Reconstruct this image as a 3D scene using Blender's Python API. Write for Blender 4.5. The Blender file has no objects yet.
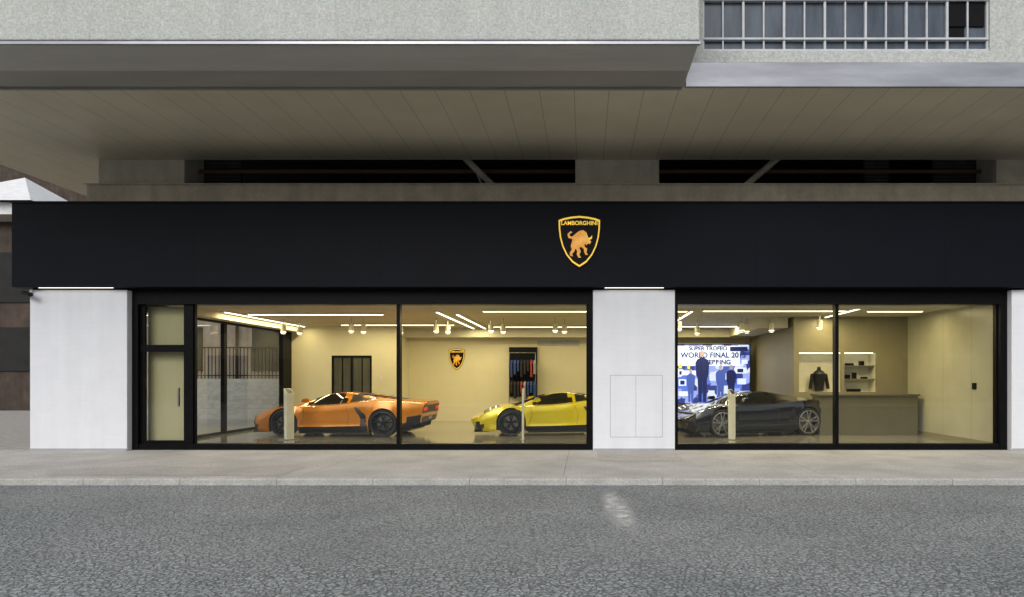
import bpy, bmesh, math, random
from mathutils import Vector, Matrix
random.seed(4)
sc = bpy.context.scene
sc.view_settings.view_transform = 'Standard'
sc.view_settings.look = 'None'
sc.view_settings.exposure = 0
COL = sc.collection

# ------------------------------------------------------------------ materials
def newmat(name):
    m = bpy.data.materials.new(name); m.use_nodes = True
    nt = m.node_tree
    return m, nt, nt.nodes, nt.links, nt.nodes['Principled BSDF']

def mat(name, c1, c2=None, scale=3.0, rough=0.6, bump=0.0, bscale=None, metal=0.0,
        joints=None, jw=0.006, jdark=0.45, coat=0.0, stretch=None, spec=0.5, streak=0.0, speck=0.0):
    m, nt, N, L, B = newmat(name)
    c2 = c2 or tuple(min(1, v*0.85) for v in c1)
    tc = N.new('ShaderNodeTexCoord')
    src = tc.outputs['Object']
    mp = N.new('ShaderNodeMapping'); L.new(src, mp.inputs[0])
    if stretch: mp.inputs['Scale'].default_value = stretch
    n = N.new('ShaderNodeTexNoise'); n.inputs['Scale'].default_value = scale
    n.inputs['Detail'].default_value = 8; n.inputs['Roughness'].default_value = 0.62
    L.new(mp.outputs[0], n.inputs[0])
    r = N.new('ShaderNodeValToRGB'); L.new(n.outputs[0], r.inputs[0])
    r.color_ramp.elements[0].position = 0.32; r.color_ramp.elements[1].position = 0.68
    r.color_ramp.elements[0].color = (*c2, 1); r.color_ramp.elements[1].color = (*c1, 1)
    col = r.outputs[0]
    def mult(colsock, facsock):
        mx = N.new('ShaderNodeMix'); mx.data_type = 'RGBA'; mx.blend_type = 'MULTIPLY'; mx.inputs[0].default_value = 1
        L.new(colsock, mx.inputs[6]); L.new(facsock, mx.inputs[7]); return mx.outputs[2]
    if streak > 0:
        mp2 = N.new('ShaderNodeMapping'); L.new(src, mp2.inputs[0])
        mp2.inputs['Scale'].default_value = (3.0, 3.0, 0.25)
        n2 = N.new('ShaderNodeTexNoise'); n2.inputs['Scale'].default_value = 1.0; n2.inputs['Detail'].default_value = 6
        L.new(mp2.outputs[0], n2.inputs[0])
        rr = N.new('ShaderNodeMapRange'); rr.inputs[1].default_value = .35; rr.inputs[2].default_value = .7
        rr.inputs[3].default_value = 1 - streak; rr.inputs[4].default_value = 1
        L.new(n2.outputs[0], rr.inputs[0]); col = mult(col, rr.outputs[0])
    if speck > 0:
        n3 = N.new('ShaderNodeTexNoise'); n3.inputs['Scale'].default_value = 28; n3.inputs['Detail'].default_value = 4
        L.new(src, n3.inputs[0])
        r3 = N.new('ShaderNodeMapRange'); r3.inputs[1].default_value = .35; r3.inputs[2].default_value = .62
        r3.inputs[3].default_value = 1 - speck; r3.inputs[4].default_value = 1 + speck*.3
        L.new(n3.outputs[0], r3.inputs[0]); col = mult(col, r3.outputs[0])
    if joints:
        sep = N.new('ShaderNodeSeparateXYZ'); L.new(src, sep.inputs[0])
        prev = None
        for ax, step, off in joints:
            a = N.new('ShaderNodeMath'); a.operation = 'ADD'; a.inputs[1].default_value = off + 1000*step
            L.new(sep.outputs[ax], a.inputs[0])
            d = N.new('ShaderNodeMath'); d.operation = 'DIVIDE'; d.inputs[1].default_value = step; L.new(a.outputs[0], d.inputs[0])
            f = N.new('ShaderNodeMath'); f.operation = 'FRACT'; L.new(d.outputs[0], f.inputs[0])
            lt = N.new('ShaderNodeMath'); lt.operation = 'LESS_THAN'; lt.inputs[1].default_value = jw/step; L.new(f.outputs[0], lt.inputs[0])
            if prev is None: prev = lt.outputs[0]
            else:
                mxm = N.new('ShaderNodeMath'); mxm.operation = 'MAXIMUM'
                L.new(prev, mxm.inputs[0]); L.new(lt.outputs[0], mxm.inputs[1]); prev = mxm.outputs[0]
        mj = N.new('ShaderNodeMix'); mj.data_type = 'RGBA'; mj.blend_type = 'MULTIPLY'
        L.new(prev, mj.inputs[0]); L.new(col, mj.inputs[6]); mj.inputs[7].default_value = (jdark, jdark, jdark, 1)
        col = mj.outputs[2]
    L.new(col, B.inputs['Base Color'])
    B.inputs['Roughness'].default_value = rough
    B.inputs['Metallic'].default_value = metal
    B.inputs['Coat Weight'].default_value = coat
    B.inputs['Coat Roughness'].default_value = 0.02
    B.inputs['Specular IOR Level'].default_value = spec
    if bump > 0:
        nb = N.new('ShaderNodeTexNoise'); nb.inputs['Scale'].default_value = bscale or scale*6
        nb.inputs['Detail'].default_value = 5; L.new(mp.outputs[0], nb.inputs[0])
        bp = N.new('ShaderNodeBump'); bp.inputs['Strength'].default_value = bump; bp.inputs['Distance'].default_value = 0.02
        L.new(nb.outputs[0], bp.inputs['Height']); L.new(bp.outputs[0], B.inputs['Normal'])
    return m

def emis(name, c, s, sample=False):
    m, nt, N, L, B = newmat(name)
    B.inputs['Base Color'].default_value = (*c, 1)
    B.inputs['Emission Color'].default_value = (*c, 1)
    B.inputs['Emission Strength'].default_value = s
    if not sample:
        try: m.cycles.emission_sampling = 'NONE'
        except Exception: pass
    return m

def glassmat(name, tint=(0.93, 0.96, 0.94), base=0.065):
    m = bpy.data.materials.new(name); m.use_nodes = True
    nt = m.node_tree; N = nt.nodes; L = nt.links
    N.remove(N['Principled BSDF'])
    out = N['Material Output']
    t = N.new('ShaderNodeBsdfTransparent'); t.inputs[0].default_value = (*tint, 1)
    g = N.new('ShaderNodeBsdfGlossy'); g.inputs['Roughness'].default_value = 0.0
    lw = N.new('ShaderNodeLayerWeight'); lw.inputs[0].default_value = 0.5
    p = N.new('ShaderNodeMath'); p.operation = 'POWER'; p.inputs[1].default_value = 4; L.new(lw.outputs['Facing'], p.inputs[0])
    a = N.new('ShaderNodeMath'); a.operation = 'MULTIPLY_ADD'; a.inputs[1].default_value = 0.6; a.inputs[2].default_value = base
    L.new(p.outputs[0], a.inputs[0])
    mx = N.new('ShaderNodeMixShader'); L.new(a.outputs[0], mx.inputs[0]); L.new(t.outputs[0], mx.inputs[1]); L.new(g.outputs[0], mx.inputs[2])
    L.new(mx.outputs[0], out.inputs[0])
    return m

M = {}
M['stucco'] = mat('stucco', (.56,.58,.56), (.46,.48,.465), 14, .9, .6, 60, streak=.08, speck=.14)
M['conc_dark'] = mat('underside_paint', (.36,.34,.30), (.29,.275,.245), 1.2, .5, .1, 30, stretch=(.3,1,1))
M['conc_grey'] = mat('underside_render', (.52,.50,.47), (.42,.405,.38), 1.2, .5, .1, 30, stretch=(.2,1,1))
M['soffit'] = mat('soffit_panels', (.66,.60,.45), (.54,.49,.365), .5, .36, .05, 20, joints=[(0,.62,.2)], jw=.014, jdark=.55)
M['ledge'] = mat('ledge_render', (.76,.69,.56), (.56,.50,.40), 2.5, .85, .3, 40, streak=.22, speck=.1)
M['pier'] = mat('pier_render', (.80,.75,.63), (.68,.63,.52), 2.0, .85, .3, 40, streak=.15, speck=.1)
M['metalband'] = mat('metal_flashing', (.40,.41,.45), (.24,.245,.28), .9, .33, .05, 8, metal=.5, stretch=(.5,1,3))
M['fascia'] = mat('fascia_panels', (.0045,.0058,.0105), (.0035,.0045,.008), 1.5, .5, .03, 30, joints=[(0,4.0,.35)], jw=.014, jdark=.25, spec=.12)
M['black'] = mat('black_frame', (.005,.005,.006), (.003,.003,.004), 5, .4, spec=.12)
M['white'] = mat('white_cladding', (.80,.82,.87), (.76,.78,.83), 3, .5, .15, 60, joints=[(2,.12,.0),(0,.24,.06)], jw=.004, jdark=.93, streak=.06)
M['hatch'] = mat('hatch_gap', (.4,.4,.42), None, 3, .6)
M['intwall'] = mat('interior_paint', (.72,.67,.49), (.69,.64,.46), 2, .6, .03, 30)
M['intceil'] = mat('ceiling_paint', (.60,.57,.45), None, 2, .7)
M['intdark'] = mat('olive_panel', (.27,.24,.145), (.235,.21,.125), 1.5, .45)
M['counter'] = mat('counter_veneer', (.13,.115,.068), (.105,.092,.054), 1.5, .4)
M['intpanel'] = mat('pale_panel', (.50,.48,.36), (.43,.41,.30), 1, .3, joints=[(1,1.2,0)], jw=.01)
M['floor'] = mat('showroom_tiles', (.24,.22,.17), (.18,.168,.125), 2, .10, joints=[(0,1.2,0),(1,1.2,0)], jw=.008, jdark=.6)
M['void'] = mat('dark_void', (.018,.018,.018), (.01,.01,.01), 2, .9)  # near-black colour stands in for the shade inside recesses and openings
M['steel'] = mat('steel', (.45,.45,.45), None, 4, .3, metal=1)
M['cream'] = mat('cream_lacquer', (.78,.74,.58), None, 4, .3)
M['blind'] = mat('blind_warm_glow', (.46,.41,.24), (.38,.34,.19), 1, .8, stretch=(1,1,.3))  # warm interior light is put into the panel's yellow colour
M['brown'] = mat('brown_render', (.10,.07,.055), (.04,.03,.025), 1.2, .9, .5, 20, streak=.4)
M['brownlow'] = mat('sandstone_plinth', (.34,.28,.23), (.20,.16,.13), 1.2, .9, .5, 20, streak=.3)
M['greybld'] = mat('grey_render', (.32,.32,.31), (.24,.24,.23), 1.2, .9, .4, 20, streak=.3)
M['stone'] = mat('stone_steps', (.36,.35,.325), (.25,.24,.22), 4, .85, .3, 40)
M['whitepaint'] = mat('white_roof', (.75,.76,.78), (.6,.62,.64), 3, .7)
M['winframe'] = mat('window_frame', (.55,.57,.60), (.42,.44,.47), 5, .45)
M['wdark'] = mat('window_dark', (.05,.065,.085), (.02,.027,.04), 1.4, .12)
M['wpane'] = mat('obscured_glass', (.085,.11,.145), (.028,.038,.055), 1.1, .25, stretch=(2.5,1,.5))
M['glass'] = glassmat('shop_glass')
M['gold'] = emis('gold_lit', (.98,.62,.06), .55)
M['gold2'] = mat('bull_gold', (1.0,.62,.13), (.55,.12,.01), 6, .3, metal=.1)  # darker shading of the bull relief is mixed into its gold
_b=M['gold2'].node_tree.nodes['Principled BSDF']; _b.inputs['Emission Color'].default_value=(1,.42,.03,1); _b.inputs['Emission Strength'].default_value=.28
M['led'] = emis('led_strip', (1.0,.93,.70), 4.5)
M['led2'] = emis('alcove_led', (1.0,.93,.70), 6, True)
M['lednarrow'] = emis('led_wash', (1.0,.97,.86), 2.2, True)
M['kerb'] = mat('kerb_stone', (.52,.515,.49), (.37,.365,.345), 3, .85, .3, 50, joints=[(0,1.5,.3)], jw=.012, jdark=.5, speck=.2)

def asphalt():
    m, nt, N, L, B = newmat('asphalt')
    tc = N.new('ShaderNodeTexCoord'); src = tc.outputs['Object']
    v2 = N.new('ShaderNodeTexVoronoi'); v2.feature = 'DISTANCE_TO_EDGE'; v2.inputs['Scale'].default_value = 17
    nz = N.new('ShaderNodeTexNoise'); nz.inputs['Scale'].default_value = 9; nz.inputs['Detail'].default_value = 4; L.new(src, nz.inputs[0])
    mixv = N.new('ShaderNodeMix'); mixv.data_type = 'VECTOR'; mixv.inputs[0].default_value = .08
    L.new(src, mixv.inputs[4]); L.new(nz.outputs['Color'], mixv.inputs[5]); L.new(mixv.outputs[1], v2.inputs['Vector'])
    big = N.new('ShaderNodeTexNoise'); big.inputs['Scale'].default_value = .55; big.inputs['Detail'].default_value = 7; L.new(src, big.inputs[0])
    fine = N.new('ShaderNodeTexNoise'); fine.inputs['Scale'].default_value = 42; fine.inputs['Detail'].default_value = 5; L.new(src, fine.inputs[0])
    r1 = N.new('ShaderNodeValToRGB'); L.new(big.outputs[0], r1.inputs[0])
    r1.color_ramp.elements[0].position = .3; r1.color_ramp.elements[1].position = .7
    r1.color_ramp.elements[0].color = (.225,.243,.255, 1); r1.color_ramp.elements[1].color = (.31,.328,.338, 1)
    r2 = N.new('ShaderNodeMapRange'); L.new(v2.outputs['Distance'], r2.inputs[0])
    r2.inputs[1].default_value = 0; r2.inputs[2].default_value = .14; r2.inputs[3].default_value = .45; r2.inputs[4].default_value = 1.06
    r3 = N.new('ShaderNodeMapRange'); L.new(fine.outputs[0], r3.inputs[0])
    r3.inputs[1].default_value = .32; r3.inputs[2].default_value = .68; r3.inputs[3].default_value = .42; r3.inputs[4].default_value = 1.55
    mm = N.new('ShaderNodeMath'); mm.operation = 'MULTIPLY'; L.new(r2.outputs[0], mm.inputs[0]); L.new(r3.outputs[0], mm.inputs[1])
    mx = N.new('ShaderNodeMix'); mx.data_type = 'RGBA'; mx.blend_type = 'MULTIPLY'; mx.inputs[0].default_value = 1
    L.new(r1.outputs[0], mx.inputs[6]); L.new(mm.outputs[0], mx.inputs[7])
    L.new(mx.outputs[2], B.inputs['Base Color']); B.inputs['Roughness'].default_value = .75
    ad = N.new('ShaderNodeMath'); ad.operation = 'ADD'; L.new(r2.outputs[0], ad.inputs[0]); L.new(fine.outputs[0], ad.inputs[1])
    bp = N.new('ShaderNodeBump'); bp.inputs['Strength'].default_value = .9; bp.inputs['Distance'].default_value = .018
    L.new(ad.outputs[0], bp.inputs['Height']); L.new(bp.outputs[0], B.inputs['Normal'])
    return m
M['asphalt'] = asphalt()
M['pave'] = mat('pavement_concrete', (.52,.505,.485), (.36,.35,.335), .9, .85, .35, 60, joints=[(0,4.2,.35),(1,1.85,.75)], jw=.014, jdark=.6, speck=.22)
M['pave2'] = mat('pavement_patch', (.46,.44,.41), (.35,.335,.315), 1.6, .85, .35, 60, speck=.25)
M['cobble'] = mat('street_setts', (.44,.43,.41), (.30,.29,.27), 6, .85, .4, 30, joints=[(0,.35,.0),(1,.35,.05)], jw=.03, jdark=.5)
M['ground'] = mat('ground_far', (.22,.22,.21), (.16,.16,.15), .4, .9)

# ------------------------------------------------------------------ mesh helpers
def empty(name, loc=(0,0,0), rz=0):
    o = bpy.data.objects.new(name, None); COL.objects.link(o); o.location = loc; o.rotation_euler = (0,0,rz); return o

def mk(name, verts, faces, mats, parent=None, fm=None, smooth=False, sharp=35):
    me = bpy.data.meshes.new(name); me.from_pydata(verts, [], faces)
    for m_ in (mats if isinstance(mats, (list,tuple)) else [mats]): me.materials.append(m_)
    if fm:
        for p, i in zip(me.polygons, fm): p.material_index = i
    me.update()
    if smooth:
        for p in me.polygons: p.use_smooth = True
        me.set_sharp_from_angle(angle=math.radians(sharp))
    o = bpy.data.objects.new(name, me); COL.objects.link(o)
    if parent: o.parent = parent
    return o

def boxes(name, lst, m_, parent=None):
    V=[];F=[]
    for (x0,x1,y0,y1,z0,z1) in lst:
        n=len(V)
        V += [(x0,y0,z0),(x1,y0,z0),(x1,y1,z0),(x0,y1,z0),(x0,y0,z1),(x1,y0,z1),(x1,y1,z1),(x0,y1,z1)]
        F += [tuple(n+i for i in f) for f in [(0,3,2,1),(4,5,6,7),(0,1,5,4),(1,2,6,5),(2,3,7,6),(3,0,4,7)]]
    return mk(name, V, F, m_, parent)

def box(name, x0, x1, y0, y1, z0, z1, m_, parent=None, bevel=0):
    o = boxes(name, [(x0,x1,y0,y1,z0,z1)], m_, parent)
    if bevel:
        b = o.modifiers.new('bevel','BEVEL'); b.width = bevel; b.segments = 2
    return o

def lathe(name, prof, m_, parent=None, axis='y', seg=40, loc=(0,0,0), smooth=True):
    V=[];F=[]
    n=len(prof)
    for i in range(seg):
        a=2*math.pi*i/seg
        for (r,h) in prof:
            if axis=='y': V.append((loc[0]+r*math.cos(a), loc[1]+h, loc[2]+r*math.sin(a)))
            else: V.append((loc[0]+r*math.cos(a), loc[1]+r*math.sin(a), loc[2]+h))
    for i in range(seg):
        j=(i+1)%seg
        for k in range(n-1):
            F.append((i*n+k, i*n+k+1, j*n+k+1, j*n+k))
    return mk(name, V, F, m_, parent, smooth=smooth, sharp=40)

def rod(name, a, b, r, m_, parent=None, seg=8):
    a=Vector(a); b=Vector(b); d=b-a; q=d.to_track_quat('Z','Y')
    V=[];F=[]
    for e in (a,b):
        for i in range(seg):
            t=2*math.pi*i/seg
            V.append(tuple(e+q@Vector((r*math.cos(t), r*math.sin(t),0))))
    for i in range(seg):
        j=(i+1)%seg; F.append((i,j,seg+j,seg+i))
    F.append(tuple(range(seg))[::-1]); F.append(tuple(range(seg,2*seg)))
    return mk(name,V,F,m_,parent)

def prism(name, pts, y0, y1, m_, parent=None):
    n=len(pts)
    V=[(x,y0,z) for x,z in pts]+[(x,y1,z) for x,z in pts]
    F=[tuple(range(n))[::-1], tuple(range(n,2*n))]+[(i,(i+1)%n,n+(i+1)%n,n+i) for i in range(n)]
    o=mk(name,V,F,m_,parent)
    bm=bmesh.new(); bm.from_mesh(o.data); bmesh.ops.recalc_face_normals(bm,faces=bm.faces); bm.to_mesh(o.data); bm.free()
    return o

# ------------------------------------------------------------------ ground
def sheet(name, x0,x1,y0,y1,z,m_):
    return mk(name, [(x0,y0,z),(x1,y0,z),(x1,y1,z),(x0,y1,z)], [(0,1,2,3)], m_)
sheet('ground', -400,400,-400,400,-.16, M['ground'])
KY=-4.0
sheet('road', -120,120,-21,KY,-.10, M['asphalt'])
box('pavement', -12.6,60,KY+.22,.0,-.15,0, M['pave'])
sheet('pavement_patch', .25,1.9,-1.9,-.2,.004, M['pave2'])
sheet('pavement_patch', -8.6,-4.9,-3.7,-2.7,.004, M['pave2'])
box('kerb', -120,60,KY,KY+.215,-.15,.003, M['kerb'], bevel=.02)
box('side_street_paving', -120,-12.6,KY+.22,60,-.15,-.004, M['cobble'])
box('back_paving', -12.6,-9.95,.0,60,-.15,-.002, M['cobble'])
box('opposite_pavement', -120,120,-25,-21,-.15,0, M['pave'])
def stain(name,a,lo,hi,sc_,col=(.55,.55,.54)):
    m, nt, N, L, B = newmat(name)
    tc=N.new('ShaderNodeTexCoord'); n=N.new('ShaderNodeTexNoise'); n.inputs['Scale'].default_value=sc_; n.inputs['Detail'].default_value=9; n.inputs['Roughness'].default_value=.7
    L.new(tc.outputs['Object'], n.inputs[0])
    sp=N.new('ShaderNodeSeparateXYZ'); L.new(tc.outputs['Generated'],sp.inputs[0])
    fac=None
    for ax in (0,1):
        pp=N.new('ShaderNodeMath'); pp.operation='PINGPONG'; pp.inputs[1].default_value=.5; L.new(sp.outputs[ax],pp.inputs[0])
        q=N.new('ShaderNodeMapRange'); q.interpolation_type='SMOOTHSTEP'; q.inputs[1].default_value=0; q.inputs[2].default_value=.45; L.new(pp.outputs[0],q.inputs[0])
        if fac is None: fac=q.outputs[0]
        else:
            mu=N.new('ShaderNodeMath'); mu.operation='MULTIPLY'; L.new(fac,mu.inputs[0]); L.new(q.outputs[0],mu.inputs[1]); fac=mu.outputs[0]
    mr=N.new('ShaderNodeMapRange'); mr.inputs[1].default_value=lo; mr.inputs[2].default_value=hi; mr.inputs[3].default_value=0; mr.inputs[4].default_value=a
    L.new(n.outputs[0], mr.inputs[0])
    mu=N.new('ShaderNodeMath'); mu.operation='MULTIPLY'; L.new(fac,mu.inputs[0]); L.new(mr.outputs[0],mu.inputs[1]); L.new(mu.outputs[0],B.inputs['Alpha'])
    B.inputs['Base Color'].default_value=(*col,1); B.inputs['Roughness'].default_value=.9
    return m
st_=stain('paint_spill',.9,.28,.62,7,(.62,.62,.62))
mk('paint_spill', [(.16,-3.9+-.12,-.096),(.50,-4.02,-.096),(.56,-7.0,-.096),(.22,-7.0,-.096)], [(0,3,2,1)], st_)
mk('paint_spill', [(.28,-4.8,-.092),(.60,-4.8,-.092),(.66,-7.4,-.092),(.34,-7.4,-.092)], [(0,3,2,1)], st_)
sw_=stain('worn_patch',.35,.35,.7,2.5,(.42,.42,.42))
for k,(a,b,c_,d_) in enumerate(((-14,-2,-6.2,-4.02),(3,15,-6.0,-4.02),(-7,6,-8.6,-6.6))):
    mk('worn_patch', [(a,c_,-.0985+.001*k),(b,c_,-.0985+.001*k),(b,d_,-.0985+.001*k),(a,d_,-.0985+.001*k)], [(0,1,2,3)], sw_)

# ------------------------------------------------------------------ host building
B_ = empty('concrete_building')
box('stucco_block', -14.0,1.75,-4.18,1.1,6.72,15.0, M['stucco'], B_, .02)
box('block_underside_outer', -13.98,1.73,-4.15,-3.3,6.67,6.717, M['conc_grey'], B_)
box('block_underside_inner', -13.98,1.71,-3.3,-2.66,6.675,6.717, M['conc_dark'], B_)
box('drip_edge', -14.0,1.76,-4.20,-4.15,6.65,6.69, M['metalband'], B_)
box('canopy_slab', -14.0,32,-2.65,1.1,6.68,7.0, M['soffit'], B_)
box('canopy_side_slab', -14.0,-11.42,1.1,14,6.68,7.0, M['soffit'], B_)
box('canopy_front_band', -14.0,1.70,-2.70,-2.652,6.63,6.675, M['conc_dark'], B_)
box('canopy_flashing', 1.76,32,-2.72,-2.655,6.665,7.10, M['metalband'], B_, .012)
box('flashing_ledge', 1.76,32,-2.64,1.1,7.0,7.13, M['metalband'], B_)
WX0,WX1,WZ0,WZ1=2.1,7.2,7.38,9.1
box('upper_wall_below', 1.76,32,-2.55,1.1,7.131,WZ0, M['stucco'], B_)
box('upper_wall_pier', 1.76,WX0,-2.55,1.1,WZ0,WZ1, M['stucco'], B_)
box('upper_wall_side', WX1,32,-2.55,1.1,WZ0,WZ1, M['stucco'], B_)
box('upper_wall_top', 1.76,32,-2.55,1.1,WZ1,15, M['stucco'], B_)
box('window_glass', WX0,WX1,-2.44,-2.42,WZ0,WZ1, M['wpane'], B_)
bars=[];n=14
for i in range(n+1):
    x=WX0+(WX1-WX0)*i/n; t=.03 if i in(0,n) else (.02 if i%2==0 else .013)
    bars.append((x-t,x+t,-2.50,-2.45,WZ0,WZ1))
boxes('window_mullions', bars, M['winframe'], B_)
boxes('window_rails', [(WX0,WX1,-2.52,-2.43,z,z+h) for z,h in ((WZ0,.05),(7.60,.035),(8.30,.05),(WZ1-.05,.05))], M['winframe'], B_)
boxes('window_vent', [(6.50,6.80,-2.445,-2.441,7.68,8.0),(6.5,7.15,-2.47,-2.441,7.86,8.3)], M['black'], B_)
box('rear_mass', -11.42,32,6,20,5.2,15, M['greybld'], B_)
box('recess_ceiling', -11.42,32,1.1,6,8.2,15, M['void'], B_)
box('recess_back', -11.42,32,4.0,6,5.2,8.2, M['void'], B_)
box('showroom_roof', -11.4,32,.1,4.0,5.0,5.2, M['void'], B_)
box('ledge_beam', -11.45,32,.78,1.1,5.0,6.0, M['ledge'], B_, .02)
box('ledge_cap', -11.47,32,.76,1.12,6.0,6.03, M['ledge'], B_)
for k,(a,b) in enumerate(((-11.42,-9.4),(-.23,1.74),(9.65,11.6),(20,22))):
    box('pier_%d'%k, a,b,1.105,1.9,5.2,8.2, M['pier'], B_, .02)
for k,(a,b) in enumerate(((-9.4,-8.5),(6.9,7.5),(8.6,9.65))):
    box('louvre_panel_%d'%k, a,b,1.9,2.0,5.2,8.2, mat('louvre_%d'%k,(.10,.10,.10),(.05,.05,.05),2,.8,joints=[(2,.08,0)],jw=.03,jdark=.4), B_)
rod('strut_a', (-2.95,1.4,6.9),(-2.0,1.3,5.95), .075, M['ledge'], B_)
rod('strut_b', (4.7,1.4,6.9),(3.6,1.3,5.95), .075, M['ledge'], B_)
rod('strut_c', (-2.6,1.4,6.5),(-2.35,1.3,5.95), .03, M['steel'], B_)
rod('pipe_a', (-9.4,1.7,6.6),(20,1.7,6.6), .05, mat('old_pipe',(.20,.10,.07),None,4,.7), B_)
rod('pipe_b', (-9.4,2.0,6.35),(-.2,2.0,6.4), .035, mat('old_pipe2',(.16,.16,.16),None,4,.7), B_)

# ------------------------------------------------------------------ showroom front
S = empty('car_showroom')
box('fascia', -12.2,32,-.30,.76,3.50,5.29, M['fascia'], S, .01)
box('fascia_cap', -12.22,32,-.33,.75,5.29,5.32, M['black'], S)
for nm,a,b in (('column_a',-11.94,-9.85),('column_b',.172,1.935),('column_c',9.18,11.4)):
    box(nm, a,b,-.15,.3,0,3.46, M['white'], S, .012)
    box(nm+'_shadow_gap', a+.03,b-.03,-.10,.28,3.46,3.5, M['black'], S)
    box(nm+'_plinth', a+.01,b-.01,-.165,.25,.0,.05, M['hatch'], S)
    box(nm+'_wash_light', a+.25,b-.25,-.225,-.205,3.490,3.499, M['lednarrow'], S)
hx0,hx1,hz0,hz1=.54,1.66,.29,1.62
boxes('hatch_joint', [(hx0,hx1,-.153,-.15,hz0,hz0+.010),(hx0,hx1,-.153,-.15,hz1,hz1+.010),(hx0,hx0+.010,-.153,-.15,hz0,hz1),(hx1,hx1+.010,-.153,-.15,hz0,hz1+.010),(1.09,1.098,-.153,-.15,hz0,hz1)], M['hatch'], S)
FY0,FY1=.06,.22
H1=3.17; SL=.13
fr = [(-9.85,-9.72,.0,.26,0,3.5),(.066,.172,.0,.26,0,3.5),(1.935,2.02,.0,.26,0,3.5),(9.03,9.18,.0,.26,0,3.5)]
fr += [(-9.72,.066,.0,.26,H1,3.5),(2.02,9.03,.0,.26,H1,3.5)]
fr += [(-9.72,.066,.02,.24,0,SL),(2.02,9.03,.02,.24,0,SL)]
fr += [(-8.76,-8.56,FY0,FY1,SL,H1),(-9.72,-8.76,FY0,FY1,2.14,2.29),(-4.115,-4.04,FY0,FY1,SL,H1),(5.465,5.54,FY0,FY1,SL,H1)]
boxes('window_frames', fr, M['black'], S)
boxes('inner_frame_trim', [(-9.72,-9.62,.08,.14,SL,H1),(-8.56,-8.53,.1,.16,SL,H1),(.03,.066,.1,.16,SL,H1),(9.0,9.03,.1,.16,SL,H1),(-9.62,-8.76,.08,.14,SL,.2)], M['black'], S)
box('door_handle', -8.86,-8.83,.0,.04,.95,1.35, M['steel'], S)
box('door_blind', -9.70,-8.70,.30,.315,.1,3.15, M['blind'], S)
gl=[(-9.62,-8.76,.2,2.14),(-9.62,-8.76,2.29,H1),(-8.53,-4.115,SL,H1),(-4.04,.03,SL,H1),(2.02,5.465,SL,H1),(5.54,9.0,SL,H1)]
V=[];F=[]
for a,b,c,d in gl:
    k=len(V); V+=[(a,.13,c),(b,.13,c),(b,.13,d),(a,.13,d)]; F.append((k,k+1,k+2,k+3))
mk('shop_glazing',V,F,M['glass'],S)

CZ=3.3
box('interior_floor', -9.9,12,.26,9.3,-.1,.03, M['floor'], S)
box('threshold', -9.9,12,.0,.26,-.1,.0, M['black'], S)
box('interior_ceiling', -9.9,12,.26,9.3,CZ,3.45, M['intceil'], S)
boxes('ceiling_bulkhead', [(-9.6,8.8,.27,1.5,3.22,3.3),(-9.6,8.8,8.3,8.99,2.98,3.3),(-9.8,-9.45,1.5,8.3,3.1,3.3),(5.0,5.8,4.4,8.3,3.0,3.3)], M['intceil'], S)
box('back_wall', -6.3,12,9.0,9.3,0.03,3.3, M['intwall'], S)
box('partition_a', -9.9,-8.5,7.6,7.75,.03,3.3, M['intwall'], S)
box('partition_b', -7.15,-6.3,7.6,9.0,.03,3.3, M['intwall'], S)
box('partition_head', -8.5,-7.15,7.6,7.75,2.32,3.3, M['intwall'], S)
box('rear_room_wall', -9.9,-7.16,9.0,9.3,.03,3.3, M['intdark'], S)
box('thermostat', -6.9,-6.82,7.58,7.6,1.45,1.6, M['whitepaint'], S)
dz=[(-8.5,-8.44,7.6,7.7,.03,2.32),(-7.21,-7.15,7.6,7.7,.03,2.32),(-8.44,-7.21,7.6,7.7,2.26,2.32),(-7.86,-7.8,7.6,7.7,.03,2.26),(-8.16,-8.13,7.62,7.68,.03,2.26),(-7.5,-7.47,7.62,7.68,.03,2.26)]
boxes('office_door_frame', dz, M['black'], S)
box('office_door_glass', -8.44,-7.21,7.64,7.66,.05,2.26, mat('office_glass',(.12,.125,.10),(.06,.06,.05),1,.15,stretch=(3,1,.4)), S)
sf=[(-9.96,-9.86,y,y+.14,0,3.3) for y in (.3,3.6)]
sf+=[(-9.96,-9.86,.44,3.6,0,.1),(-9.96,-9.86,.44,3.6,3.05,3.3),(-9.96,-9.86,3.74,7.0,0,.1),(-9.96,-9.86,3.74,7.0,3.05,3.3)]
sf+=[(-9.98,-9.84,7.0,7.6,0,3.3)]
boxes('side_window_frames', sf, M['black'], S)
mk('side_glazing', [(-9.91,.44,.1),(-9.91,7.0,.1),(-9.91,7.0,3.05),(-9.91,.44,3.05)], [(0,1,2,3)], M['glass'], S)
box('side_upper_wall', -9.98,-9.84,.77,9.3,3.3,5.0, M['fascia'], S)
box('side_rear_wall', -9.98,-9.84,7.75,20,0,5.0, M['greybld'], S)
box('right_wall', 9.12,9.4,.3,9.0,.03,3.3, M['intpanel'], S)
box('right_skirting', 9.09,9.12,.3,4.2,.03,.13, M['intdark'], S)
box('switch_plate', 9.10,9.12,1.0,1.15,1.3,1.45, M['black'], S)
box('return_wall', 5.9,6.0,4.2,9.0,.03,3.3, M['intdark'], S)
bx=[(6.0,6.05,4.2,4.3,1.17,2.30),(8.25,9.12,4.2,4.3,.03,3.3),(6.0,8.25,4.2,4.3,2.28,3.3),(6.0,8.25,4.2,4.3,.03,1.17),(7.25,7.33,4.2,4.3,1.17,2.28)]
boxes('alcove_wall', bx, M['intdark'], S)
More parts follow.
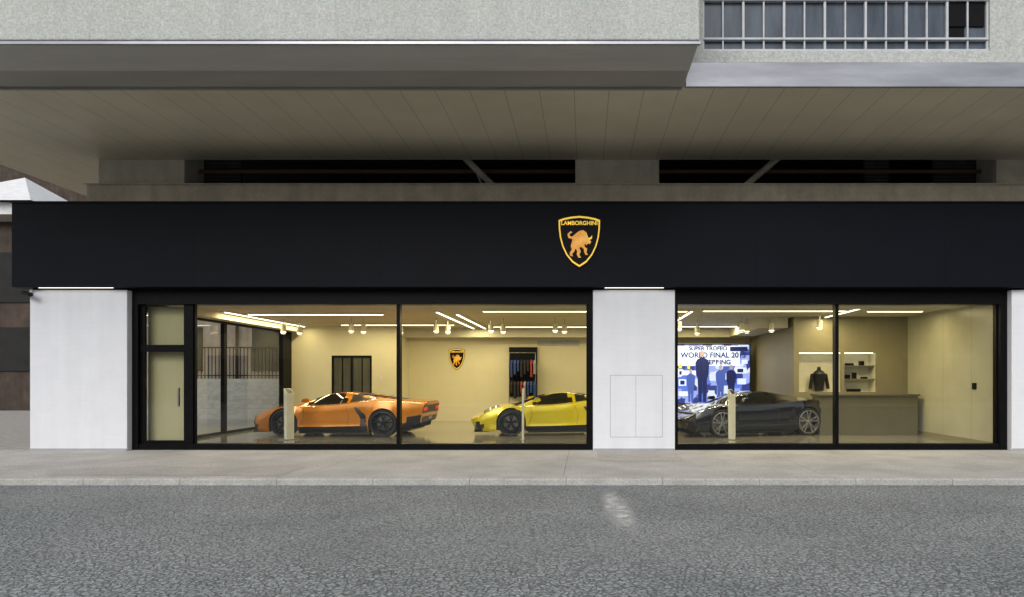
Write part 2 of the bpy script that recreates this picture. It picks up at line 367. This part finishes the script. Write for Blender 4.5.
boxes('alcove_lining', [(6.0,8.3,4.72,4.78,1.1,2.35),(6.0,8.3,4.3,4.72,1.1,1.17),(6.0,8.3,4.3,4.72,2.30,2.36),(7.29,7.32,4.3,4.72,1.17,2.30),(8.25,8.30,4.3,4.72,1.17,2.30)], M['cream'], S)
boxes('alcove_shelves', [(7.33,8.25,4.34,4.72,1.52,1.545),(7.33,8.25,4.34,4.72,1.9,1.925)], M['steel'], S)
boxes('shelf_goods', [(7.45,7.6,4.45,4.6,1.545,1.66),(7.7,7.78,4.45,4.6,1.545,1.72),(7.95,8.1,4.45,4.6,1.545,1.6),(7.5,7.7,4.45,4.6,1.925,1.99),(7.9,8.0,4.45,4.6,1.925,2.05),(7.55,7.9,4.45,4.6,1.17,1.25)], M['black'], S)
box('alcove_led', 6.1,8.2,4.34,4.37,2.27,2.295, M['led2'], S)
box('ac_grille', -1.7,-.2,8.97,9.0,2.72,2.9, M['steel'], S)
box('niche_frame', -2.7,-1.7,8.86,9.0,.9,2.66, M['black'], S)

def strip(name, x0,x1,y0,y1, power):
    e=empty(name)
    z=3.25
    box('housing', x0-.04,x1+.04,y0-.04,y1+.04, z+.01, CZ-.001, M['cream'], e)
    l=bpy.data.lights.new('tube','AREA'); l.shape='RECTANGLE'; l.size=x1-x0; l.size_y=y1-y0
    l.energy=power; l.color=(1,.82,.44)
    lo=bpy.data.objects.new('tube',l); COL.objects.link(lo); lo.location=((x0+x1)/2,(y0+y1)/2,z-.006); lo.parent=e
    box('diffuser', x0,x1,y0,y1, z-.004, z+.009, M['led'], e)
P=58
strip('ceiling_light', -9.30,-9.26,2.6,7.3,P)
strip('ceiling_light', -3.84,-3.80,2.6,8.1,P)
strip('ceiling_light', -3.44,-3.40,3.2,8.1,P)
strip('ceiling_light', -9.0,-5.4,3.2,3.24,P)
strip('ceiling_light', -7.8,-4.2,6.6,6.64,P)
strip('ceiling_light', -2.6,2.6,2.4,2.44,P)
strip('ceiling_light', -3.1,2.6,7.4,7.44,P)
strip('ceiling_light', 2.7,2.74,2.4,8.0,P)
strip('ceiling_light', 3.0,6.6,2.3,2.34,P)
strip('ceiling_light', 6.7,6.74,1.6,4.0,P)
strip('ceiling_light', 3.0,5.0,7.2,7.24,P)
strip('ceiling_light', 7.2,8.6,2.4,2.44,P*.4)

def spot(x,y):
    e=empty('ceiling_spotlight',(x,y,3.3))
    rod('stem',(0,0,0),(0,0,-.22),.014,M['steel'],e)
    lathe('can',[(0,-.18),(.065,-.18),(.072,-.20),(.072,-.42),(.055,-.43),(0,-.41)],M['cream'],e,axis='z',seg=20)
    lathe('lens',[(0,-.424),(.055,-.432),(.06,-.40),(.073,-.398),(.073,-.38)],M['led'],e,axis='z',seg=16)
for x,y in ((-8.9,5.0),(-8.6,5.4),(-6.75,4.6),(-6.5,4.9),(-5.5,5.2),(-4.3,4.6),(-4.05,5.0),(-2.7,4.5),(-2.4,4.9),(-.85,4.4),(-.6,4.8),(2.6,3.8),(4.45,4.3),(4.7,4.7),(5.3,4.3),(3.4,5.5),(6.3,3.3)):
    spot(x,y)

# ------------------------------------------------------------------ shield sign
def shield(name, loc, w, h):
    e=empty(name, loc)
    half=[(0,.5),(.2,.485),(.38,.455),(.5,.42),(.495,.25),(.47,.08),(.41,-.10),(.31,-.27),(.17,-.41),(0,-.5)]
    def outl(s):
        r=[(x*w*s,z*h*s) for x,z in half]; l=[(-x*w*s,z*h*s) for x,z in half[1:-1]][::-1]; return r+l
    prism('back_plate', outl(1.05), -.03,0, M['black'], e)
    prism('gold_rim', outl(1.0), -.05,-.031, M['gold'], e)
    prism('black_field', outl(.925), -.056,-.05, M['black'], e)
    bull=[(-.20,.02),(-.19,.13),(-.10,.20),(.0,.27),(.10,.29),(.19,.24),(.23,.15),(.27,.06),(.33,.0),(.30,-.06),(.24,-.04),(.20,-.09),(.16,-.04),(.14,-.12),(.22,-.18),(.20,-.27),(.24,-.33),(.17,-.33),(.13,-.25),(.13,-.19),(.05,-.13),(.0,-.15),(.04,-.24),(.0,-.33),(.05,-.40),(-.03,-.40),(-.07,-.32),(-.06,-.23),(-.11,-.17),(-.14,-.25),(-.20,-.30),(-.18,-.37),(-.26,-.35),(-.27,-.28),(-.21,-.20),(-.24,-.10)]
    prism('bull_figure', [(x*w*.86,z*h*.78-.01*h) for x,z in bull], -.085,-.057, M['gold2'], e)
    prism('bull_tail', [(x*w*.86,z*h*.83) for x,z in ((-.20,.05),(-.31,.08),(-.33,.17),(-.24,.24),(-.20,.21),(-.27,.17),(-.26,.12),(-.18,.10))], -.075,-.057, M['gold2'], e)
    prism('bull_horn', [(x*w*.86,z*h*.83) for x,z in ((.25,.02),(.35,.06),(.36,.14),(.31,.09),(.24,.07))], -.08,-.057, M['gold'], e)
    c=bpy.data.curves.new('lettering','FONT'); c.body='LAMBORGHINI'; c.size=.132*w; c.align_x='CENTER'; c.align_y='CENTER'; c.extrude=.003; c.offset=.003*w
    c.materials.append(M['gold'])
    o=bpy.data.objects.new('lettering',c); COL.objects.link(o); o.parent=e; o.location=(0,-.06,.355*h); o.rotation_euler=(math.pi/2,0,0)
    return e
shield('shield_sign', (-.12,-.30,4.46), .88,1.08)
shield('shield_sign', (-4.57,9.0,2.24), .54,.72)

# ------------------------------------------------------------------ sports cars
def cr(tbl, x):
    n=len(tbl)
    if x<=tbl[0][0]: return tbl[0][1]
    if x>=tbl[-1][0]: return tbl[-1][1]
    for i in range(n-1):
        if tbl[i][0]<=x<=tbl[i+1][0]: break
    x0,y0=tbl[i]; x1,y1=tbl[i+1]; h=x1-x0; t=(x-x0)/h
    def sl(k):
        if k==0 or k==n-1:
            a,b=(tbl[0],tbl[1]) if k==0 else (tbl[-2],tbl[-1]); return (b[1]-a[1])/(b[0]-a[0])
        d0=(tbl[k][1]-tbl[k-1][1])/(tbl[k][0]-tbl[k-1][0]); d1=(tbl[k+1][1]-tbl[k][1])/(tbl[k+1][0]-tbl[k][0])
        return 0 if d0*d1<=0 else 2*d0*d1/(d0+d1)
    m0,m1=sl(i)*h,sl(i+1)*h
    return (2*t**3-3*t*t+1)*y0+(t**3-2*t*t+t)*m0+(-2*t**3+3*t*t)*y1+(t**3-t*t)*m1
tyre=mat('tyre_rubber',(.015,.015,.015),None,8,.75)
cblack=mat('car_black_trim',(.010,.010,.010),None,8,.35)
cglass=mat('car_glass',(.008,.009,.009),None,2,.03,spec=.7)
redl=emis('tail_light',(.8,.03,.02),.8)
headl=emis('head_light',(.85,.9,1.0),.5)
disc=mat('brake_disc',(.35,.33,.31),None,8,.35,metal=.9)
T=dict(
 zt=[(0,.44),(.25,.52),(.7,.645),(1.1,.755),(1.35,.835),(1.7,.965),(2.0,1.065),(2.3,1.128),(2.5,1.136),(2.8,1.115),(3.3,1.05),(3.9,.98),(4.5,.93),(4.78,.905)],
 zs=[(0,.42),(.25,.53),(.6,.67),(.85,.735),(1.1,.765),(1.5,.765),(2,.775),(2.6,.82),(3.2,.88),(3.7,.91),(4.3,.885),(4.78,.83)],
 w=[(0,.45),(.06,.62),(.16,.78),(.32,.89),(.55,.95),(.8,.985),(1.06,1.0),(1.6,.96),(2.2,.965),(2.9,1.0),(3.4,1.03),(3.8,1.035),(4.3,.985),(4.6,.92),(4.78,.84)],
 zl=[(0,.20),(.10,.15),(.5,.13),(1.6,.13),(3.9,.15),(4.3,.22),(4.78,.36)],
 wg=[(0,.33),(.5,.62),(1.1,.72),(1.5,.76),(2.2,.77),(2.9,.80),(3.5,.78),(4.5,.73),(4.78,.68)],
 zg=[(0,.435),(.25,.52),(.6,.64),(1.05,.745),(1.4,.79),(2,.805),(2.6,.85),(3.2,.92),(3.8,.94),(4.4,.905),(4.78,.86)],
 wr=[(0,.18),(.8,.42),(1.15,.56),(1.6,.585),(2.1,.54),(2.5,.50),(3,.50),(3.8,.46),(4.78,.44)],
)
T2=dict(T)
T2['zt']=[(0,.45),(.25,.54),(.7,.67),(1.1,.77),(1.35,.85),(1.7,.98),(2.0,1.075),(2.35,1.135),(2.6,1.14),(3.0,1.10),(3.6,1.02),(4.2,.95),(4.6,.90),(4.78,.87)]
T2['zs']=[(0,.43),(.25,.55),(.6,.69),(.85,.75),(1.1,.78),(1.5,.775),(2,.77),(2.6,.80),(3.2,.86),(3.7,.90),(4.3,.885),(4.78,.83)]
T2['zg']=[(0,.445),(.25,.54),(.6,.66),(1.05,.765),(1.4,.80),(2,.80),(2.6,.83),(3.2,.895),(3.8,.92),(4.4,.895),(4.78,.85)]
def supercar(name, loc, rz, paint, rimmat, scale=(1,1,1), soft=False):
    T_=T2 if soft else T
    e=empty(name, loc, rz)
    L_=4.78; FA,RA=1.06,3.76; RR=.39; WZ=.345
    body=empty('body_shell'); body.parent=e; body.scale=scale; body.location=(-L_/2*scale[0],0,0)
    xs=[round(i*.04,3) for i in range(int(L_/.04)+1)]+[L_,.02,.06,.01]
    for c in (FA,RA):
        for s_ in(-1,1): xs += [c+s_*RR, c+s_*(RR-.004), c+s_*(RR-.012), c+s_*(RR-.025)]
    xs=sorted(set(xs))
    def tail(x,z):
        if x>4.2: x += (z-.70)*.22*((x-4.2)/.58)
        if x<.3: x += abs(z-.42)*.45*((.3-x)/.3)
        return x
    def zlow(x):
        z=cr(T_['zl'],x)
        for c in (FA,RA):
            d=abs(x-c)
            if d<RR: z=max(z, WZ+math.sqrt(RR*RR-d*d))
        return z
    def section(x):
        w=cr(T_['w'],x); zs=cr(T_['zs'],x); zl=zlow(x); zt=cr(T_['zt'],x); wg=cr(T_['wg'],x); zg=cr(T_['zg'],x); wr=cr(T_['wr'],x)
        zbase=cr(T_['zl'],x)
        cab=max(0,min(1,(x-1.1)/.5))*max(0,min(1,(4.5-x)/1.2))
        def wid(z):
            t=(z-zbase)/max(.01,(zs-zbase))
            mid=.8 if 1.5<x<3.3 else .25
            if t<.22: return w-.06+.06*t/.22
            if t<.66: return w-.05*mid*math.sin((t-.22)/.44*math.pi)
            return w-.06*((t-.66)/.34)**1.6
        hh=zs-zbase
        z1=max(zl+.004,zbase+.20*hh); z2=max(z1+.004,zbase+.43*hh); z3=max(z2+.004,zbase+.66*hh); z4=max(z3+.004,zs)
        return [(w-.26,zl),(wid(zl)-.004,zl),(wid(z1),z1),(wid(z2),z2),(wid(z3),z3),(wid(z4),z4),
             (w-.12,z4+.015*min(1,x/.3)),(wg,max(zg,z4-.06)),
             (wg*.5+wr*.5, zg*.47+(zt-.03*cab)*.53+.006*cab),(wr,zt-.03*cab-(1-cab)*.004),(wr*.55,zt-.006),(0,zt)]
    def sidey(x,z):
        ss=section(x)[1:6]; y=ss[-1][0]
        for (ya,a_),(yb,b_) in zip(ss[:-1],ss[1:]):
            if a_<=z<=b_: y=ya+(yb-ya)*(z-a_)/max(1e-6,b_-a_)
        return y
    n=12
    mats=[paint,cblack,cglass,headl]
    V=[];F=[];FM=[]
    def mi(k,x):
        if k==0: return 1
        if x<.40:
            if k==2 and .05<x<.34: return 1
            if k==3 and .10<x<.26: return 1
            if k==1 and x<.32: return 1
        if k==6 and .40<x<.80: return 3 if (.50<x<.57 or .66<x<.71) else 2
        if k==1 and 1.46<x<3.35: return 1
        if x>4.16 and k==1: return 1
        if x>4.40 and k==2: return 1
        if k==7:
            if 1.62<x<(2.84 if soft else 2.72): return 2
            if not soft and 2.80<x<3.35: return 1
        if k==8:
            if 1.74<x<(2.92 if soft else 2.60): return 2
            if not soft and 2.80<x<3.1: return 1
        if k==9 or k==10:
            if 1.20<x<2.02: return 2
            if 2.86<x<(3.9 if soft else 4.2): return 2 if soft else 1
        return 0
    for side in (1,-1):
        off=len(V)
        for x in xs:
            for (y,z) in section(x): V.append((tail(x,z),side*y,z))
        for i in range(len(xs)-1):
            xm=(xs[i]+xs[i+1])/2
            for k in range(n-1):
                a=off+i*n+k; b=a+1; c=a+n+1; d=a+n
                F.append((a,b,c,d) if side<0 else (a,d,c,b)); FM.append(mi(k,xm))
        F.append(tuple(off+k for k in range(n))); FM.append(0)
    o=mk('painted_body',V,F,mats,body,FM)
    bm=bmesh.new(); bm.from_mesh(o.data); bmesh.ops.remove_doubles(bm,verts=bm.verts,dist=.0003)
    bmesh.ops.recalc_face_normals(bm,faces=bm.faces); bm.to_mesh(o.data); bm.free()
    for p in o.data.polygons: p.use_smooth=True
    o.data.set_sharp_from_angle(angle=math.radians(38 if soft else 33))
    sec=section(L_)[1:]
    vv=[(tail(L_,z),y,z) for y,z in sec]+[(tail(L_,z),-y,z) for y,z in sec[::-1][1:]]
    mk('rear_panel',vv,[tuple(range(len(vv)))],paint,body)
    def slab(nm,y0,y1,z0,z1,m_,dx=.012):
        pts=[(tail(L_,z0)-.02,z0),(tail(L_,z0)+dx,z0),(tail(L_,z1)+dx,z1),(tail(L_,z1)-.02,z1)]
        prism(nm,pts,y0,y1,m_,body)
    slab('rear_grille',-.76,.76,.60,.80,cblack)
    slab('rear_diffuser',-.66,.66,.365,.50,cblack)
    for y in (-.5,-.25,0,.25,.5): prism('diffuser_fin',[(4.3,.18),(4.62,.22),(4.66,.38),(4.3,.34)],y,y+.02,cblack,body)
    if soft: ctl=[(.36,3.10,3.34),(.50,3.14,3.32),(.62,3.20,3.30),(.70,3.24,3.27)]
    else: ctl=[(.26,3.14,3.32),(.42,3.16,3.33),(.55,3.12,3.30),(.66,3.04,3.20),(.76,2.98,3.04)]
    for s_ in(-1,1):
        VV=[];FF=[];R_=10;C_=6
        for i in range(R_+1):
            z=ctl[0][0]+(ctl[-1][0]-ctl[0][0])*i/R_
            xa=cr([(c[0],c[1]) for c in ctl],z); xb=cr([(c[0],c[2]) for c in ctl],z)
            for j in range(C_+1):
                x=xa+(xb-xa)*j/C_; VV.append((x,s_*(sidey(x,z)+.005),z))
        for i in range(R_):
            for j in range(C_):
                a=i*(C_+1)+j; FF.append((a,a+1,a+C_+2,a+C_+1))
        mk('side_intake',VV,FF,cblack,body)
        for (a,b,c,d) in ((.44,.75,.72,.745),(.44,.53,.665,.72),(.59,.65,.665,.72),(.69,.75,.665,.72)):
            slab('tail_lamp',min(s_*a,s_*b),max(s_*a,s_*b),c,d,redl,.02)
        prism('mirror',[(1.62,.89),(1.66,.97),(1.80,.985),(1.84,.93),(1.76,.885)],s_*.98,s_*1.12,paint,body)
        rod('mirror_arm',(1.75,s_*.76,.83),(1.74,s_*1.02,.91),.014,cblack,body)
        boxes('side_skirt',[(1.5,3.3,min(s_*.90,s_*.975),max(s_*.90,s_*.975),.09,.135)],cblack,body)
        for pts in ([(1.52,.30),(1.62,.55),(1.58,.765)],[(2.80,.30),(2.84,.55),(2.74,.79)]):
            for (xa,za),(xb,zb) in zip(pts[:-1],pts[1:]):
                q=[]
                for t in range(7):
                    x=xa+(xb-xa)*t/6; z=za+(zb-za)*t/6
                    q.append((x,sidey(x,z),z))
                for a_,b_ in zip(q[:-1],q[1:]):
                    rod('shut_line',(a_[0],s_*(a_[1]-.002),a_[2]),(b_[0],s_*(b_[1]-.002),b_[2]),.0055,cblack,body,seg=5)
    boxes('splitter',[(.10,.5,-.66,.66,.10,.135)],cblack,body)
    boxes('exhaust',[(4.66,4.76,-.16,.16,.42,.49)],M['steel'],body)
    if not soft: boxes('engine_slats',[(x,x+.13,-.36,.36,cr(T_['zt'],x+.06)+.002,cr(T_['zt'],x+.06)+.014) for x in (3.0,3.25,3.5,3.75)],paint,body)
    boxes('inner_tub',[(.35,4.40,-.68,.68,.14,.60),(1.5,3.3,-.86,.86,.14,.6)],cblack,body)
    for cx_,r in ((FA,.345),(RA,.355)):
        for s_ in(-1,1):
            wl=empty('wheel'); wl.parent=body
            half=.13 if cx_==FA else .16
            wl.location=(cx_, s_*(cr(T_['w'],cx_)-half-.015), r)
            wl.scale=(1/scale[0]*scale[2],1,1)
            if s_>0: wl.rotation_euler=(0,0,math.pi)
            rr=r-.065
            lathe('tyre',[(rr,-half+.02),(rr+.02,-half),(r-.02,-half),(r,-half+.03),(r,half-.03),(r-.02,half),(rr,half)],tyre,wl,seg=48)
            lathe('rim_barrel',[(rr+.004,-half+.005),(rr-.013,-half+.0),(rr-.022,-half+.03),(rr-.03,half-.02)],rimmat,wl,seg=48)
            lathe('brake_disc',[(.0,.01),(.19,.01),(.19,.03),(0,.03)],disc,wl,seg=32)
            lathe('rim_back',[(.0,.05),(rr,.05)],cblack,wl,seg=32)
            lathe('hub',[(0,-half+.015),(.045,-half+.015),(.06,-half+.04),(.06,.0)],rimmat,wl,seg=20)
            SV=[];SF=[]
            for i in range(5):
                base=2*math.pi*i/5+.3
                for da in (-.20,.20):
                    a0=base+da*.35; a1=base+da
                    p0=(.04*math.cos(a0),.04*math.sin(a0)); p1=((rr-.01)*math.cos(a1),(rr-.01)*math.sin(a1))
                    dx,dz=p1[0]-p0[0],p1[1]-p0[1]; l=math.hypot(dx,dz); nx,nz=-dz/l*.015,dx/l*.015
                    k=len(SV)
                    for yy,q in ((-half+.02,1),(-half+.06,1.25)):
                        SV += [(p0[0]+nx*q,yy+.012,p0[1]+nz*q),(p1[0]+nx*q,yy-.004,p1[1]+nz*q),(p1[0]-nx*q,yy-.004,p1[1]-nz*q),(p0[0]-nx*q,yy+.012,p0[1]-nz*q)]
                    SF += [(k,k+1,k+2,k+3),(k+4,k+7,k+6,k+5),(k,k+4,k+5,k+1),(k+3,k+2,k+6,k+7),(k,k+3,k+7,k+4),(k+1,k+5,k+6,k+2)]
            mk('spokes',SV,SF,rimmat,wl)
    return e
def paint(name,c,metal=.15,rough=.2,coat=.8):
    return mat(name,c,tuple(v*.95 for v in c),20,rough,metal=metal,coat=coat)
p_or=paint('paint_orange',(.82,.27,.001),.35,.24); p_ye=paint('paint_yellow',(.84,.66,.002),.3,.22); p_bk=paint('paint_black',(.018,.019,.021),.5,.14,1)
rim_d=mat('rim_dark',(.03,.03,.03),None,5,.3,metal=.8); rim_s=mat('rim_silver',(.55,.55,.53),None,5,.25,metal=.9)
supercar('sports_car',(-6.55,3.7,.03),math.radians(-2),p_or,rim_d,scale=(.98,.97,1.02))
supercar('sports_car',(-.78,4.1,.03),math.radians(9),p_ye,rim_d,scale=(1,1,1.02))
supercar('sports_car',(4.50,3.8,.03),math.radians(15),p_bk,rim_s,scale=(.93,.96,1.04),soft=True)

# ------------------------------------------------------------------ info stands
def stand(x,y,h=1.25,w=.26,rz=0.0):
    e=empty('information_stand',(x,y,.03),rz)
    box('base',-w*.75,w*.75,-.18,.18,0,.02,M['steel'],e,.004)
    v=[(-w/2,-.05,.02),(w/2,-.05,.02),(w/2,.05,.02),(-w/2,.05,.02),(-w/2,-.05,h-.14),(w/2,-.05,h-.14),(w/2,.07,h),(-w/2,.07,h)]
    o=mk('column',v,[(0,3,2,1),(4,5,6,7),(0,1,5,4),(1,2,6,5),(2,3,7,6),(3,0,4,7)],M['cream'],e)
    b=o.modifiers.new('b','BEVEL'); b.width=.008
    mk('screen_face',[(-w/2+.03,-.05,h-.118),(w/2-.03,-.05,h-.118),(w/2-.03,.05,h-.018),(-w/2+.03,.05,h-.018)],[(0,1,2,3)],cblack,e)
stand(-7.35,2.0,1.28,.22,1.1)
stand(-1.55,2.1,1.28,.05)
stand(3.65,2.0,1.26,.17,.7)

# ------------------------------------------------------------------ video wall
Vw=empty('video_wall')
def scr_mat():
    m, nt, N, L, B = newmat('screen_image')
    tc=N.new('ShaderNodeTexCoord')
    v=N.new('ShaderNodeTexVoronoi'); v.inputs['Scale'].default_value=3.6; v.distance='CHEBYCHEV'; L.new(tc.outputs['Object'],v.inputs['Vector'])
    r=N.new('ShaderNodeValToRGB'); r.color_ramp.interpolation='CONSTANT'; L.new(v.outputs['Color'],r.inputs[0])
    cols=[(0,(.08,.13,.46)),(.25,(.35,.42,.9)),(.45,(.03,.05,.24)),(.62,(.75,.8,1)),(.78,(.12,.2,.75))]
    el=r.color_ramp.elements
    el[0].position=0; el[0].color=(*cols[0][1],1); el[1].position=.25; el[1].color=(*cols[1][1],1)
    for p,c in cols[2:]:
        q=el.new(p); q.color=(*c,1)
    L.new(r.outputs[0],B.inputs['Emission Color']); B.inputs['Emission Strength'].default_value=1.2; B.inputs['Base Color'].default_value=(.01,.01,.01,1)
    m.cycles.emission_sampling='NONE'
    return m
sx0,sx1,sz0,sz1=2.3,5.63,.70,2.70
box('screen_body',sx0-.03,sx1+.03,8.02,8.2,sz0-.03,sz1+.03,M['black'],Vw)
box('image_panel',sx0,sx1,8.0,8.02,sz0,sz1,scr_mat(),Vw)
sw=emis('screen_white',(.62,.72,1.0),1.0); sb=emis('screen_navy',(.012,.02,.12),.6); sy=emis('screen_yellow',(.9,.75,.1),.8)
sm=emis('screen_blue',(.05,.09,.40),.9); sk=emis('screen_skin',(.36,.27,.30),.8)
def txt(body,x,z,size,m_,parent,y=7.985):
    c=bpy.data.curves.new('caption','FONT'); c.body=body; c.size=size; c.align_x='CENTER'; c.align_y='CENTER'; c.offset=.008; c.materials.append(m_)
    o=bpy.data.objects.new('caption',c); COL.objects.link(o); o.parent=parent; o.location=(x,y,z); o.rotation_euler=(math.pi/2,0,0)
box('title_band',3.15,5.3,7.99,8.0,1.98,2.66,sw,Vw)
txt('SUPER TROFEO',4.2,2.57,.19,sb,Vw); txt('WORLD FINAL 2015',4.38,2.34,.25,sb,Vw); txt('SEBRING',4.55,2.10,.22,sb,Vw)
sp=[]
for (x,z,w_,h_) in ((3.2,1.66,.36,.16),(3.65,1.66,.24,.16),(5.1,1.72,.42,.2),(3.2,1.3,.26,.22),(5.2,1.35,.3,.2),(3.2,.95,.34,.16),(5.15,.9,.36,.2),(5.35,2.05,.2,.14)):
    sp.append((x,x+w_,7.985,7.995,z,z+h_))
boxes('sponsor_boards',sp,sw,Vw)
boxes('sponsor_boards_dark',[(3.22,3.3,7.98,7.984,1.68,1.8),(5.2,5.4,7.98,7.984,1.76,1.88),(3.25,3.4,7.98,7.984,1.34,1.48),(5.2,5.45,7.98,7.984,.94,1.06),(4.95,5.55,7.975,7.979,2.48,2.63)],sb,Vw)
boxes('yellow_badge',[(3.2,3.3,7.97,7.979,1.9,2.05),(3.5,3.58,7.97,7.979,1.88,2.0)],sy,Vw)
def person_img(x,z,h,m1,d):
    pts=[(-.07,0),(-.09,.45),(-.12,.52),(-.13,.74),(-.10,.80),(-.03,.84),(.03,.84),(.10,.80),(.13,.74),(.12,.52),(.09,.45),(.07,0),(.015,0),(0,.42),(-.015,0)]
    prism('pictured_figure',[(x+a*h,z+b*h) for a,b in pts],7.955-d,7.965-d,m1,Vw)
    prism('pictured_head',[(x+.045*h*math.cos(t*.628),z+.91*h+.065*h*math.sin(t*.628)) for t in range(10)],7.955-d,7.965-d,sk,Vw)
person_img(4.0,.75,1.80,sb,0); person_img(4.62,.75,1.3,sm,.012); person_img(4.98,.75,1.3,sb,.024); person_img(3.6,.75,1.15,sm,.036)

# ------------------------------------------------------------------ clothes rail
C=empty('clothes_rack')
rod('rail',(-2.66,8.6,2.45),(-1.74,8.6,2.45),.015,M['steel'],C)
rod('leg_a',(-2.66,8.6,.03),(-2.66,8.6,2.45),.015,M['steel'],C); rod('leg_b',(-1.74,8.6,.03),(-1.74,8.6,2.45),.015,M['steel'],C)
cc=[(.03,.05,.2),(.02,.02,.02),(.3,.04,.04),(.03,.08,.28),(.02,.02,.03),(.3,.3,.32),(.03,.06,.25),(.02,.02,.02)]
for i in range(16):
    x=-2.6+i%8*.115; zt=2.2 if i<8 else 1.45
    pts=[(8.38,zt-.12),(8.50,zt-.03),(8.6,zt),(8.70,zt-.03),(8.82,zt-.12),(8.78,zt-.6+.1*(i%3)),(8.42,zt-.6+.1*(i%3))]
    nn=len(pts); c=cc[(i*3+i//8)%8]
    Vv=[(x,a,b) for a,b in pts]+[(x+.07,a,b) for a,b in pts]
    mk('jacket_%d'%i,Vv,[tuple(range(nn))[::-1],tuple(range(nn,2*nn))]+[(k,(k+1)%nn,nn+(k+1)%nn,nn+k) for k in range(nn)],mat('cloth_%d'%i,c,None,9,.9),C)
J=empty('display_jacket')
lathe('torso',[(0,0),(.13,0),(.14,.15),(.18,.38),(.19,.48),(.12,.56),(.055,.60),(.05,.68),(0,.69)],cblack,J,axis='z',seg=20,loc=(6.72,4.5,1.2))
for s_ in(-1,1): rod('sleeve',(6.72+s_*.19,4.5,1.68),(6.72+s_*.26,4.48,1.25),.05,cblack,J)
K=empty('reception_counter')
box('front',6.3,8.95,3.3,3.85,.03,1.08,M['counter'],K,.01); box('top',6.26,8.99,3.26,3.9,1.08,1.13,M['counter'],K,.005)

# ------------------------------------------------------------------ security camera
cam_=empty('security_camera',(-11.88,-.2,3.36))
box('bracket',-.02,.02,.0,.05,-.02,.10,M['whitepaint'],cam_)
rod('housing',(-.10,-.06,.02),(.14,-.16,-.03),.045,M['black'],cam_,16)
rod('arm',(0,.02,.05),(0,-.1,.0),.015,M['whitepaint'],cam_)
rod('lens',(.139,-.159,-.03),(.15,-.165,-.032),.035,cblack,cam_,16)

# ------------------------------------------------------------------ backdrop on the side street
O=empty('brown_building')
box('walls',-45,-10.3,17,30,4.4,9.3,M['brown'],O)
box('plinth_walls',-23.5,-10.3,17.0,30,-.1,4.4,M['brownlow'],O)
box('plinth_dark',-45,-23.5,17.0,30,-.1,4.4,M['brown'],O)
for k in range(8):
    x=-42+k*4.1
    box('pilaster_%d'%k,x,x+.7,16.75,17,-.1,9.0,M['brown'] if x<-24 else M['brownlow'],O)
    box('window_recess_%d'%k,x+1.4,x+3.1,16.93,17.0,5.2,7.6,M['void'],O)
    box('window_low_%d'%k,x+1.4,x+3.1,16.93,17.0,1.9,4.0,M['void'],O)
box('cornice',-45.1,-10.2,16.6,17,9.0,9.35,M['brown'],O)
G=empty('white_pavilion_roof')
box('walls',-33,-27.6,18,23,9.36,10.3,M['whitepaint'],G)
mk('roof',[(-33.4,17.6,10.3),(-27.2,17.6,10.3),(-27.2,23.4,10.3),(-33.4,23.4,10.3),(-30,20.5,12.3)],[(0,1,4),(1,2,4),(2,3,4),(3,0,4)],M['whitepaint'],G)
D=empty('dark_tower')
box('walls',-90,-44,50,70,0,34,M['brown'],D)
St=empty('stone_staircase')
boxes('steps',[(-17.5,-11.2,11+i*.36,16.7,-.05,.17*(i+1)) for i in range(9)],M['stone'],St)
R=empty('iron_railing')
boxes('bars',[(-17.4+i*.16,-17.375+i*.16,14.9,14.93,1.53,2.9) for i in range(38)],M['black'],R)
boxes('rails',[(-17.4,-11.3,14.89,14.94,2.9,2.96),(-17.4,-11.3,14.89,14.94,1.65,1.7)],M['black'],R)
Q=empty('unseen_street_building')  # unseen block opposite, added to darken the reflections in the shop glass
box('walls',-70,70,-48,-34,0,9,M['greybld'],Q)
boxes('windows',[(-68+i*3.4,-66+i*3.4,-34,-33.9,z,z+2.0) for i in range(40) for z in (1.0,4.9)],M['wdark'],Q)

# ------------------------------------------------------------------ light
W=bpy.data.worlds.new('World'); sc.world=W; W.use_nodes=True
N=W.node_tree.nodes; L=W.node_tree.links
sky=N.new('ShaderNodeTexSky'); sky.sky_type='NISHITA'; sky.sun_disc=False
EL,AZ=math.radians(40),math.radians(195)
sky.sun_elevation=EL; sky.sun_rotation=AZ; sky.dust_density=3; sky.air_density=1.2
hs=N.new('ShaderNodeHueSaturation'); hs.inputs['Saturation'].default_value=.35
L.new(sky.outputs[0],hs.inputs['Color']); L.new(hs.outputs[0],N['Background'].inputs[0]); N['Background'].inputs[1].default_value=.14
sl=bpy.data.lights.new('sun','SUN'); sl.energy=1.35; sl.angle=math.radians(40); sl.color=(1,.97,.92)
so=bpy.data.objects.new('sun',sl); COL.objects.link(so)
d=Vector((math.sin(AZ)*math.cos(EL), math.cos(AZ)*math.cos(EL), math.sin(EL)))
so.rotation_euler=d.to_track_quat('Z','Y').to_euler(); so.location=d*60

# ------------------------------------------------------------------ camera (architectural shift lens)
c=bpy.data.cameras.new('camera'); co=bpy.data.objects.new('camera',c); COL.objects.link(co)
c.sensor_width=36; c.lens=644/1024*36; c.shift_x=-(585-512)/1024; c.shift_y=79.5/1024
c.clip_end=2000; c.clip_start=.05
co.location=(0,-14,1.565); co.rotation_euler=(math.pi/2,0,0)
sc.camera=co
